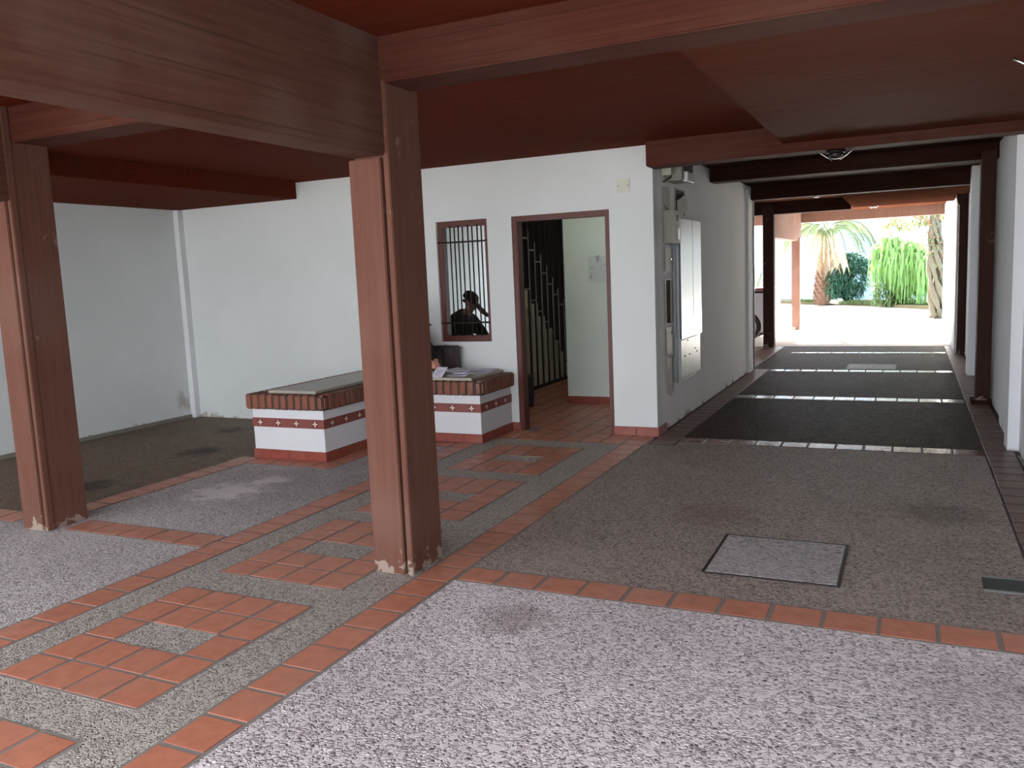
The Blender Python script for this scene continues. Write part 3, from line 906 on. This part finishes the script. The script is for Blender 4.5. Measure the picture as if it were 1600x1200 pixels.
t = thing('hall_fill_lamp', 'added unseen fill tube on the hallway ceiling just beyond the doorway', 'lamp', (-3.2, 8.4, 2.6))  # added out of sight to brighten the hallway wall
bx('housing', (-3.75, -2.7, 8.36, 8.44, 2.57, 2.62), M['plasticplate'], t, bev=.004)
em = bpy.data.materials.new('lit_fill_tube'); em.use_nodes = True
em.node_tree.nodes['Principled BSDF'].inputs['Emission Color'].default_value = (.95, 1, .9, 1)
em.node_tree.nodes['Principled BSDF'].inputs['Emission Strength'].default_value = 10
bm = bmesh.new(); cyl(bm, (-3.72, 8.4, 2.55), (-2.73, 8.4, 2.55), .014); obj('tube', bm, em, t)
t = thing('hall_fill_lamp', 'added unseen fill tube on the hallway ceiling in front of the iron grille', 'lamp', (-4.0, 10.6, 2.6))  # second added lamp, unseen, lifts the light on the stairs
bx('housing', (-4.04, -3.96, 10.1, 11.1, 2.57, 2.62), M['plasticplate'], t, bev=.004)
bm = bmesh.new(); cyl(bm, (-4.0, 10.13, 2.55), (-4.0, 11.07, 2.55), .014); obj('tube', bm, em, t)

# ================================================================ WALL FITTINGS
t = thing('junction_plate', 'square cream cover plate high on the wall right of the door', 'cover plate', (-2.38, 7.565, 2.32))
bx('plate', (-2.445, -2.325, 7.558, 7.5695, 2.26, 2.385), M['plasticplate'], t, bev=.004)
for x, z in ((-2.43, 2.32), (-2.34, 2.32)):
    bm = bmesh.new(); cyl(bm, (x, 7.559, z), (x, 7.5555, z), .005); obj('screw', bm, M['iron'], t)

WX = -2.125   # corridor wall face
t = thing('emergency_light', 'grey emergency light with bright lens high on the meter wall', 'light', (-2.1, 8.2, 2.45))
bx('housing', (WX, -1.96, 8.03, 8.40, 2.375, 2.56), M['boxgrey'], t, bev=.01)
bx('dark_panel', (-1.97, -1.945, 8.14, 8.44, 2.465, 2.545), M['black'], t, bev=.003)
bx('lens', (-1.97, -1.93, 8.14, 8.44, 2.37, 2.46), M['clear'], t, bev=.006)
bx('end_cover', (WX, -2.03, 7.90, 8.02, 2.42, 2.52), M['plasticplate'], t, bev=.008)
bm = bmesh.new(); tube(bm, [(-2.1, 7.98, 2.55), (-2.07, 8.0, 2.50), (-2.04, 8.02, 2.45), (-2.05, 7.97, 2.40), (-2.11, 7.93, 2.36)], .008); obj('cable', bm, M['black'], t, smooth=True)

t = thing('cover_plate', 'tilted grey cover plate just beneath the emergency light', 'cover plate', (WX, 8.05, 2.2))
bm = bmesh.new(); prism(bm, [(7.94, 2.32), (8.17, 2.33), (8.17, 2.10), (7.94, 2.17)], WX, WX + .012, 'x'); obj('plate', bm, M['boxgrey'], t)
t = thing('junction_box', 'open wall box whose cover hangs askew above the steel cabinet', 'electrical box', (WX, 8.6, 2.2))
bx('opening', (WX, WX + .004, 8.40, 8.78, 2.10, 2.33), M['niche'], t)  # flat dark plate on the wall, painted as a shaded recess
bx('rim', [(WX, WX + .012, 8.39, 8.41, 2.09, 2.34), (WX, WX + .012, 8.77, 8.79, 2.09, 2.34), (WX, WX + .012, 8.41, 8.77, 2.325, 2.34)], M['boxgrey'], t)
bm = bmesh.new(); prism(bm, [(8.43, 2.22), (8.76, 2.30), (8.82, 2.16), (8.52, 2.045), (8.43, 2.10)], WX + .016, WX + .03, 'x'); obj('cover', bm, M['boxgrey'], t)
t = thing('meter_box', 'protruding grey meter box at the top left of the steel cabinet', 'meter box', (WX, 8.1, 1.95))
bx('case', (WX, -2.03, 7.94, 8.25, 1.79, 2.10), M['boxgrey'], t, bev=.006)
bx('window', (-2.031, -2.026, 8.10, 8.16, 2.0, 2.06), M['black'], t)
bx('label_strip', (-2.0305, -2.027, 8.14, 8.2, 1.83, 1.93), M['clear'], t)
t = thing('meter_box', 'flat closed grey box directly below the protruding meter box', 'meter box', (WX, 8.05, 1.6))
bx('door', (WX, WX + .02, 7.95, 8.18, 1.52, 1.76), M['boxgrey'], t, bev=.004)
bm = bmesh.new(); cyl(bm, (WX + .02, 8.13, 1.64), (WX + .03, 8.13, 1.64), .01); obj('knob', bm, M['chrome'], t)
t = thing('meter_box', 'open dark meter niche halfway down the column of boxes', 'meter box', (WX, 8.05, 1.25))
bx('niche', (WX, WX + .006, 7.95, 8.15, 1.03, 1.44), M['niche'], t)  # dark plate, its colour stands for shade within the box
bx('rim', [(WX, WX + .018, 7.94, 7.955, 1.02, 1.45), (WX, WX + .018, 8.15, 8.165, 1.02, 1.45), (WX, WX + .018, 7.955, 8.15, 1.44, 1.45), (WX, WX + .018, 7.955, 8.15, 1.02, 1.03)], M['boxgrey'], t)
t = thing('meter_box', 'pale grey box under the open dark niche', 'meter box', (WX, 8.05, .85))
bx('door', (WX, WX + .018, 7.95, 8.17, .72, .99), M['boxgrey'], t, bev=.004)
bm = bmesh.new(); cyl(bm, (WX + .018, 8.13, .93), (WX + .028, 8.13, .93), .01); obj('knob', bm, M['black'], t)
t = thing('meter_box', 'lowest narrow box with its door ajar near the floor', 'meter box', (WX, 8.05, .5))
bm = bmesh.new(); prism(bm, [(7.96, .69), (8.15, .70), (8.15, .30), (8.0, .34)], WX, WX + .014, 'x'); obj('door', bm, M['boxgrey'], t)
bx('gap', (WX, WX + .01, 8.152, 8.185, .34, .69), M['niche'], t)  # dark strip painted for the shade beside the ajar door

t = thing('electrical_cabinet', 'tall steel electrical cabinet with two shiny doors on the corridor wall', 'cabinet', (WX, 8.7, .4))
bx('frame', [(WX, WX + .03, 8.24, 8.34, .42, 2.02), (WX, WX + .03, 8.34, 9.10, .40, .43)], M['ss2'], t, bev=.003)
bx('backing', (WX, WX + .045, 8.34, 9.25, .44, 2.03), M['ss2'], t)
for (a, b, z0) in ((8.345, 8.86, .84), (8.87, 9.26, .84)):
    d = bx('cabinet_door', (WX + .046, WX + .066, a, b, z0, 2.04), M['ss'], t, bev=.003)
bx('lower_panel', (WX + .046, WX + .058, 8.345, 9.14, .45, .83), M['ss2'], t, bev=.003)
for y, z in ((8.62, .81), (8.5, .66), (8.7, .66), (8.95, .70), (9.02, .66)):
    bm = bmesh.new(); cyl(bm, (WX + .058, y, z), (WX + .064, y, z), .008)
    obj('screw', bm, M['iron'], t)

# ---- ceiling lamps: dome glass in a wire cage
def ceiling_lamp(x, y, z, label, s=1):
    t = thing('ceiling_lamp', label, 'lamp', (x, y, z), 'round ceiling lamps along the corridor')
    bm = bmesh.new(); lathe(bm, [(.055 * s, 0), (.075 * s, -.004), (.075 * s, -.018), (.06 * s, -.022)], (x, y, z), 20); obj('base', bm, M['iron'], t)
    bm = bmesh.new(); lathe(bm, [(.058 * s, -.022), (.055 * s, -.045), (.035 * s, -.065), (.003, -.07)], (x, y, z), 20); obj('glass_bowl', bm, M['lampglass'], t, smooth=True)
    for sx in (-1, 1):
        bm = bmesh.new(); tube(bm, [(x + sx * .13 * s, y, z - .002), (x + sx * .11 * s, y, z - .02), (x + sx * .07 * s, y, z - .05), (x + sx * .03 * s, y, z - .078)], .005 * s, 6); obj('arm', bm, M['chrome'], t, smooth=True)
    return t
ceiling_lamp(-.56, 7.49, 2.445, 'ceiling lamp with curved chrome arms under the nearest corridor crossbeam')
ceiling_lamp(-1.43, 15.0, 2.68, 'small ceiling lamp on the high ceiling left of the far soffit edge')
ceiling_lamp(-.7, 19.1, 2.68, 'farthest ceiling lamp, near the outer roof edge')
ceiling_lamp(.62, 5.05, 2.52, 'dark ceiling lamp cut off by the right picture edge', 1.3)

# ---- floor hatches and drain
def hatch(x0, x1, y0, y1, label, mat):
    t = thing('manhole_cover', label, 'manhole cover', ((x0 + x1) / 2, (y0 + y1) / 2, 0), 'pebble filled manhole covers in the lane')
    e = .012
    bx('rim', [(x0, x1, y0, y0 + e, 0, .005), (x0, x1, y1 - e, y1, 0, .005), (x0, x0 + e, y0 + e, y1 - e, 0, .005), (x1 - e, x1, y0 + e, y1 - e, 0, .005)], M['iron'], t)
    bx('lid', (x0 + e + .004, x1 - e - .004, y0 + e + .004, y1 - e - .004, 0, .006), mat, t, bev=.002)
hatch(-.945, -.28, 4.15, 4.81, 'square pebble filled manhole cover in the near lane', M['pebble_pale'])
hatch(-.82, -.16, 12.98, 13.62, 'distant pale manhole cover far down the corridor', M['pebble_pale'])
t = thing('drain_channel', 'dark metal drain plate in the floor at the right edge', 'drain', (.42, 4.4, 0))
bx('plate', (.335, .80, 4.33, 4.50, 0, .006), simple('dark_green_metal', (52, 58, 54), .4, metal=.4), t, bev=.002)
bx('lip', [(.335, .80, 4.315, 4.33, 0, .009), (.335, .80, 4.50, 4.512, 0, .009)], M['ss2'], t)

# ================================================================ PARKED CAR
t = thing('car', 'white car parked outside behind the dark column', 'car', (-4.4, 18.3, 0))
bm = bmesh.new()
prof = [(-6.2, .32), (-6.25, .62), (-6.1, .82), (-5.3, .98), (-4.9, 1.38), (-4.5, 1.44), (-3.95, 1.41), (-3.3, 1.07), (-2.66, 1.06), (-2.56, 1.05), (-2.52, .62), (-2.56, .28), (-2.66, .2)]
arch = []
for cx in (-3.02,):
    arch += [(cx + .34 * math.cos(a), .31 + .34 * math.sin(a)) for a in [R(q) for q in range(-15, 200, 15)]]
low = [(-2.66, .2)] + arch + [(-3.4, .2), (-5.1, .2)] + [(-5.5 + .34 * math.cos(a), .31 + .34 * math.sin(a)) for a in [R(q) for q in range(-15, 200, 15)]] + [(-5.9, .2)]
prism(bm, prof[:-1] + low, 17.42, 19.05, 'y')
obj('body', bm, M['car'], t)
for y in (17.415, 19.045):
    bm = bmesh.new(); prism(bm, [(-5.2, 1.02), (-4.85, 1.32), (-4.02, 1.35), (-3.5, 1.08), (-3.5, 1.02)], y, y + .012, 'y'); obj('side_window', bm, M['carglass'], t)
bx('belt_line', (-5.2, -2.53, 17.405, 17.43, .99, 1.03), M['carglass'], t)
bx('tail_light', (-2.80, -2.55, 17.40, 17.62, 1.035, 1.09), M['lamp_red'], t, bev=.01)
for cx, cy in ((-3.02, 17.5), (-5.5, 17.5), (-3.02, 18.95), (-5.5, 18.95)):
    wv = thing('wheel', '', '', (cx, cy, .31)); del wv['label']; del wv['category']
    wv.parent = t; wv.matrix_parent_inverse = Matrix.Translation(-t.location)
    bm = bmesh.new(); lathe(bm, [(.19, -.1), (.28, -.1), (.31, -.07), (.31, .07), (.28, .1), (.19, .1)], (cx, cy, .31), 28, 'y')
    o = obj('tyre', bm, M['tyre']); o.parent = wv; o.matrix_parent_inverse = Matrix.Translation(-Vector((cx, cy, .31)))
    bm = bmesh.new(); lathe(bm, [(.03, -.11), (.24, -.105), (.255, -.08), (.255, .08), (.24, .105), (.03, .11)], (cx, cy, .31), 28, 'y')
    o = obj('rim', bm, M['rim']); o.parent = wv; o.matrix_parent_inverse = Matrix.Translation(-Vector((cx, cy, .31)))

# ================================================================ COURTYARD AND GARDEN
# garden wall runs at an angle behind the bed
def wall_seg(p, q, th, h, name, mat):
    p, q = Vector((*p, 0)), Vector((*q, 0))
    d = (q - p).normalized(); nn = Vector((-d.y, d.x, 0)) * th
    bm = bmesh.new()
    pts = [p, q, q + nn, p + nn]
    a = [bm.verts.new(v) for v in pts]; b = [bm.verts.new(v + Vector((0, 0, h))) for v in pts]
    fs = [bm.faces.new(a), bm.faces.new(b)] + [bm.faces.new((a[i], a[(i + 1) % 4], b[(i + 1) % 4], b[i])) for i in range(4)]
    bmesh.ops.recalc_face_normals(bm, faces=fs)
    return obj(name, bm, mat, kind='structure')
wall_seg((-12, 42.4), (4.0, 30.7), .2, 4.2, 'wall_garden', M['garden_wall'])
struct('wall_courtyard', [(3.8, 4.0, 20.9, 31, 0, 3.2), (.95, 4.0, 20.75, 20.9, 0, 3.2)], M['garden_wall'])
wall_seg((-12, 13), (-12, 42.4), -.2, 3.0, 'wall_outer', M['garden_wall'])
# planting bed
bm = bmesh.new()
prism(bm, [(-4.9, 35.1), (-3.6, 33.4), (-1.4, 31.4), (.5, 28.3), (2.0, 26.6), (3.7, 26.4), (3.7, 30.6), (-6.2, 37.6)], -.02, .10, 'z')
obj('floor', bm, M['soil'], kind='structure')

def leaf(bm, p, d, L, wd, droop=.3, segs=2, up=Vector((0, 0, 1))):
    d = d.normalized()
    s = d.cross(up)
    if s.length < .05: s = Vector((1, 0, 0))
    s.normalize()
    prev = None
    for k in range(segs + 1):
        f = k / segs
        c = p + d * L * f + Vector((0, 0, -droop * L * f * f))
        ww = wd * (1 - .85 * f) if segs > 1 else wd
        if k == segs:
            v = [bm.verts.new(c)]
        else:
            v = [bm.verts.new(c - s * ww / 2), bm.verts.new(c + s * ww / 2)]
        if prev:
            if len(v) == 1: bm.faces.new((prev[0], prev[1], v[0]))
            else: bm.faces.new((prev[0], prev[1], v[1], v[0]))
        prev = v
def rnd(a=1): return Vector((random.gauss(0, a), random.gauss(0, a), random.gauss(0, a)))

def blob_leaves(bm, c, r, n, L, wd):
    for _ in range(n):
        d = rnd().normalized()
        p = Vector(c) + Vector((d.x * r[0], d.y * r[1], d.z * r[2])) * random.uniform(.55, 1)
        leaf(bm, p, (d + rnd(.5)), L * random.uniform(.6, 1.3), wd, .3)
# dark shrub behind the palm
t = thing('shrub', 'dark green bushy shrub between palm trunk and pale garden wall', 'shrub', (-2.0, 32.6, .1))
bm = bmesh.new()
for c, r, n in (((-2.5, 32.3, .75), (.42, .35, .6), 900), ((-2.3, 32.5, 1.1), (.55, .45, .75), 1300), ((-1.85, 32.6, 1.05), (.6, .45, .75), 1300), ((-2.0, 32.7, 1.45), (.55, .4, .4), 800), ((-1.5, 32.5, 1.35), (.35, .3, .25), 350), ((-2.1, 32.6, .5), (.7, .45, .35), 700)):
    blob_leaves(bm, c, r, n, .16, .06)
obj('foliage', bm, M['shrub'], t)
bm = bmesh.new()
for k in range(5):
    tube(bm, [(-2.1, 32.7, .05), (-2.1 + random.uniform(-.2, .2), 32.7, .5), (-2.1 + random.uniform(-.5, .5), 32.7, 1.2)], .03)
obj('stem', bm, M['bark'], t)

# bright fern hanging over a raised stump
t = thing('hanging_fern', 'bright green fern with long drooping fronds at the garden right', 'fern', (-.3, 30.3, .1))
bm = bmesh.new()
crowns = [(-.95, 30.95, 1.75), (-.75, 30.7, 2.0), (-.5, 30.5, 2.02), (-.22, 30.2, 1.9), (.0, 29.9, 1.82), (.2, 29.6, 1.62), (.38, 29.3, 1.35), (-.65, 30.5, 1.55), (-.1, 29.9, 1.4), (-.35, 30.1, 1.6)]
for k in range(460):
    cx, cy, cz = crowns[k % len(crowns)]
    p = Vector((cx + random.gauss(0, .08), cy + random.gauss(0, .08), cz + random.gauss(0, .07)))
    a = random.uniform(-.2, PI + .2)
    out = Vector((math.cos(a) * random.uniform(.15, .6) + .12, -abs(math.sin(a)) * random.uniform(.2, .7), 0))
    L = random.uniform(.7, 1.5)
    lift = random.uniform(.05, .28)
    prev = None
    n = 9
    wd = random.uniform(.028, .05)
    for i in range(n + 1):
        f = i / n
        c = p + out * (1 - math.exp(-2.2 * f)) + Vector((0, 0, lift * math.sin(min(1, f * 2.4) * PI) - L * f * f))
        c.x += .02 * math.sin(f * 9 + k)
        if c.z < .14: c.z = .14 + .02 * random.random()
        w_ = wd * (1 - .75 * f) * (1.3 if i % 2 else .7)
        v = [bm.verts.new(c + Vector((-w_, .02 * math.sin(k), -.01))), bm.verts.new(c + Vector((w_, -.02 * math.sin(k), .01)))]
        if prev: bm.faces.new((prev[0], prev[1], v[1], v[0]))
        prev = v
obj('fronds', bm, M['fern'], t)
bm = bmesh.new()
for k in range(500):
    p = Vector((random.uniform(-1.1, .3), 30.3 - .5 * random.random(), random.uniform(.15, .8)))
    leaf(bm, p, rnd() + Vector((0, -.5, .2)), .25, .07, .5)
obj('undergrowth', bm, M['grass'], t)
bm = bmesh.new(); tube(bm, [(-.3, 30.4, .02), (-.32, 30.42, .8), (-.3, 30.4, 1.5)], .2, 10, rads=[.3, .2, .1]); obj('stump', bm, M['bark'], t)

# palms
def palm(x, y, hgt, r0, label, frond_n, dead_n, zc):
    t = thing('palm_tree', label, 'palm tree', (x, y, .1))
    bm = bmesh.new()
    cyl(bm, (x, y, .05), (x + .05, y, hgt), r0 * .8, r0 * .55, 16)
    rows = int(hgt / .13)
    for i in range(rows):
        z = .12 + i * .13
        f = z / hgt
        rr = r0 * (1.15 - .75 * f) * (.8 + .3 * math.sin(min(1, z / .5) * PI * .5))
        for k in range(9):
            a = 2 * PI * (k + .5 * (i % 2)) / 9
            o = Vector((math.cos(a), math.sin(a), 0))
            c = Vector((x + .05 * f, y, z)) + o * rr * .75
            s = Vector((-o.y, o.x, 0))
            w_ = rr * .36
            v = [bm.verts.new(c - s * w_ + Vector((0, 0, .0))), bm.verts.new(c + Vector((0, 0, -.12)) + o * .02), bm.verts.new(c + s * w_), bm.verts.new(c + o * .10 + Vector((0, 0, .13)))]
            bm.faces.new((v[0], v[1], v[3])); bm.faces.new((v[1], v[2], v[3])); bm.faces.new((v[2], v[0], v[3]))
    obj('trunk', bm, M['palm_boot'], t)
    top = Vector((x + .05, y, zc))
    def fronds(n, mat, nm, elev, drop, L0):
        bm = bmesh.new()
        for k in range(n):
            a = 2 * PI * k / n + random.uniform(-.1, .1)
            d = Vector((math.cos(a), math.sin(a), elev + random.uniform(-.15, .15)))
            L = L0 * random.uniform(.8, 1.15)
            pts = []
            for i in range(9):
                f = i / 8
                pts.append(top + d * L * f * (1 - .35 * f * drop) + Vector((0, 0, -drop * L * f * f)))
            tube(bm, pts, .02, 5, rads=[.03 - .0028 * i for i in range(9)])
            for i in range(1, 9):
                for sd in (-1, 1):
                    for q in range(4):
                        p = pts[i - 1].lerp(pts[i], q / 4)
                        tang = (pts[i] - pts[i - 1]).normalized()
                        s = tang.cross(Vector((0, 0, 1))).normalized() * sd
                        leaf(bm, p, s + tang * .5 + Vector((0, 0, -.55 * drop - .1)), .5 * (1 - .4 * i / 9), .035, .45)
        obj(nm, bm, mat, t)
    fronds(frond_n, M['palm_leaf'], 'fronds', .55, .75, 2.1)
    fronds(dead_n, M['dead'], 'dead_fronds', -.45, .85, 1.1)
palm(-2.82, 32.4, 2.2, .36, 'short palm with pineapple-like bark and pale drooping dead fronds', 16, 34, 2.7)
palm(-7.2, 31.5, 3.0, .3, 'palm seen through the gap left of the dark column, above the car', 18, 10, 3.3)

# gnarled climber trunk at the right of the garden, with blossoms
t = thing('flowering_climber', 'gnarled grey climber trunk with salmon blossoms beside the bright fern', 'climbing plant', (.75, 24.3, 0))
bm = bmesh.new()
bx0, by0 = .72, 24.2
for k in range(7):
    ph = k * .9
    pts = []; rd = []
    for i in range(14):
        f = i / 13
        pts.append((bx0 + .16 * math.sin(f * 5 + ph) * (1 - .3 * f) - .22 * f + .05 * math.cos(ph), by0 + .14 * math.cos(f * 4 + ph), .0 + 3.1 * f))
        rd.append(.10 * (1 - .65 * f) * (.8 + .35 * math.sin(i * 2.1 + ph)))
    tube(bm, pts, .05, 8, rads=rd)
for k in range(8):
    a = k * .8
    tube(bm, [(bx0 + .05 * math.cos(a), by0 + .05 * math.sin(a), .22), (bx0 + .16 * math.cos(a), by0 + .16 * math.sin(a), .09), (bx0 + .27 * math.cos(a), by0 + .27 * math.sin(a), .015)], .04, 7, rads=[.07, .05, .025])
obj('trunk', bm, M['bark'], t)
bm = bmesh.new(); bl = bmesh.new()
for c, r, n in (((.45, 24.4, 2.75), (.55, .5, .4), 420), ((-.1, 24.6, 2.65), (.6, .5, .35), 380), ((.55, 24.2, 2.0), (.3, .25, .5), 160), ((-.5, 24.8, 2.55), (.4, .4, .25), 180), ((.86, 24.2, 1.5), (.22, .25, .7), 90)):
    blob_leaves(bm, c, r, n, .11, .055)
    blob_leaves(bl, c, r, n // 3, .08, .07)
obj('leaves', bm, M['palm_leaf'], t)
obj('blossoms', bl, M['bloom'], t)

# ground cover
bm = bmesh.new()
for _ in range(1500):
    f = random.random()
    x = -3.8 + f * 4.6
    y = 33.6 - f * 5.0 + random.uniform(.0, .6)
    leaf(bm, Vector((x, y + .1, .08)), Vector((random.gauss(0, .5), random.gauss(-.3, .5), 1)), random.uniform(.12, .38), .035, .6)
tag(obj('ground_cover', bm, M['grass']), 'low grey-green strappy ground cover along the garden bed edge', 'ground cover', kind='stuff')
bm = bmesh.new()
bmesh.ops.create_icosphere(bm, subdivisions=3, radius=.2)
for v in bm.verts:
    v.co = Vector((v.co.x * 1.3, v.co.y, v.co.z * .6)) * (1 + .12 * math.sin(v.co.x * 21) * math.cos(v.co.y * 17))
o = obj('garden_rock', bm, M['rock']); o.location = (-2.35, 32.25, .14)
tag(o, 'pale rounded rock in the bed in front of the dark shrub', 'rock')
# agave behind the car
t = thing('agave', 'spiky agave whose leaves rise behind the parked car', 'agave', (-3.35, 20.6, 0))
bm = bmesh.new()
for k in range(26):
    a = k * 2.4
    e = .6 + .9 * (k % 5) / 4
    d = Vector((math.cos(a) * .55, math.sin(a) * .5, e * 1.4))
    leaf(bm, Vector((-3.35, 20.6, .55)), d, random.uniform(.8, 1.2), .10, .12, 4)
obj('leaves', bm, M['agave'], t)
bm = bmesh.new(); lathe(bm, [(.22, 0), (.3, .02), (.36, .5), (.38, .56), (.34, .56), (.3, .52), (.02, .5)], (-3.35, 20.6, 0), 24); obj('pot', bm, M['palm_boot'], t)
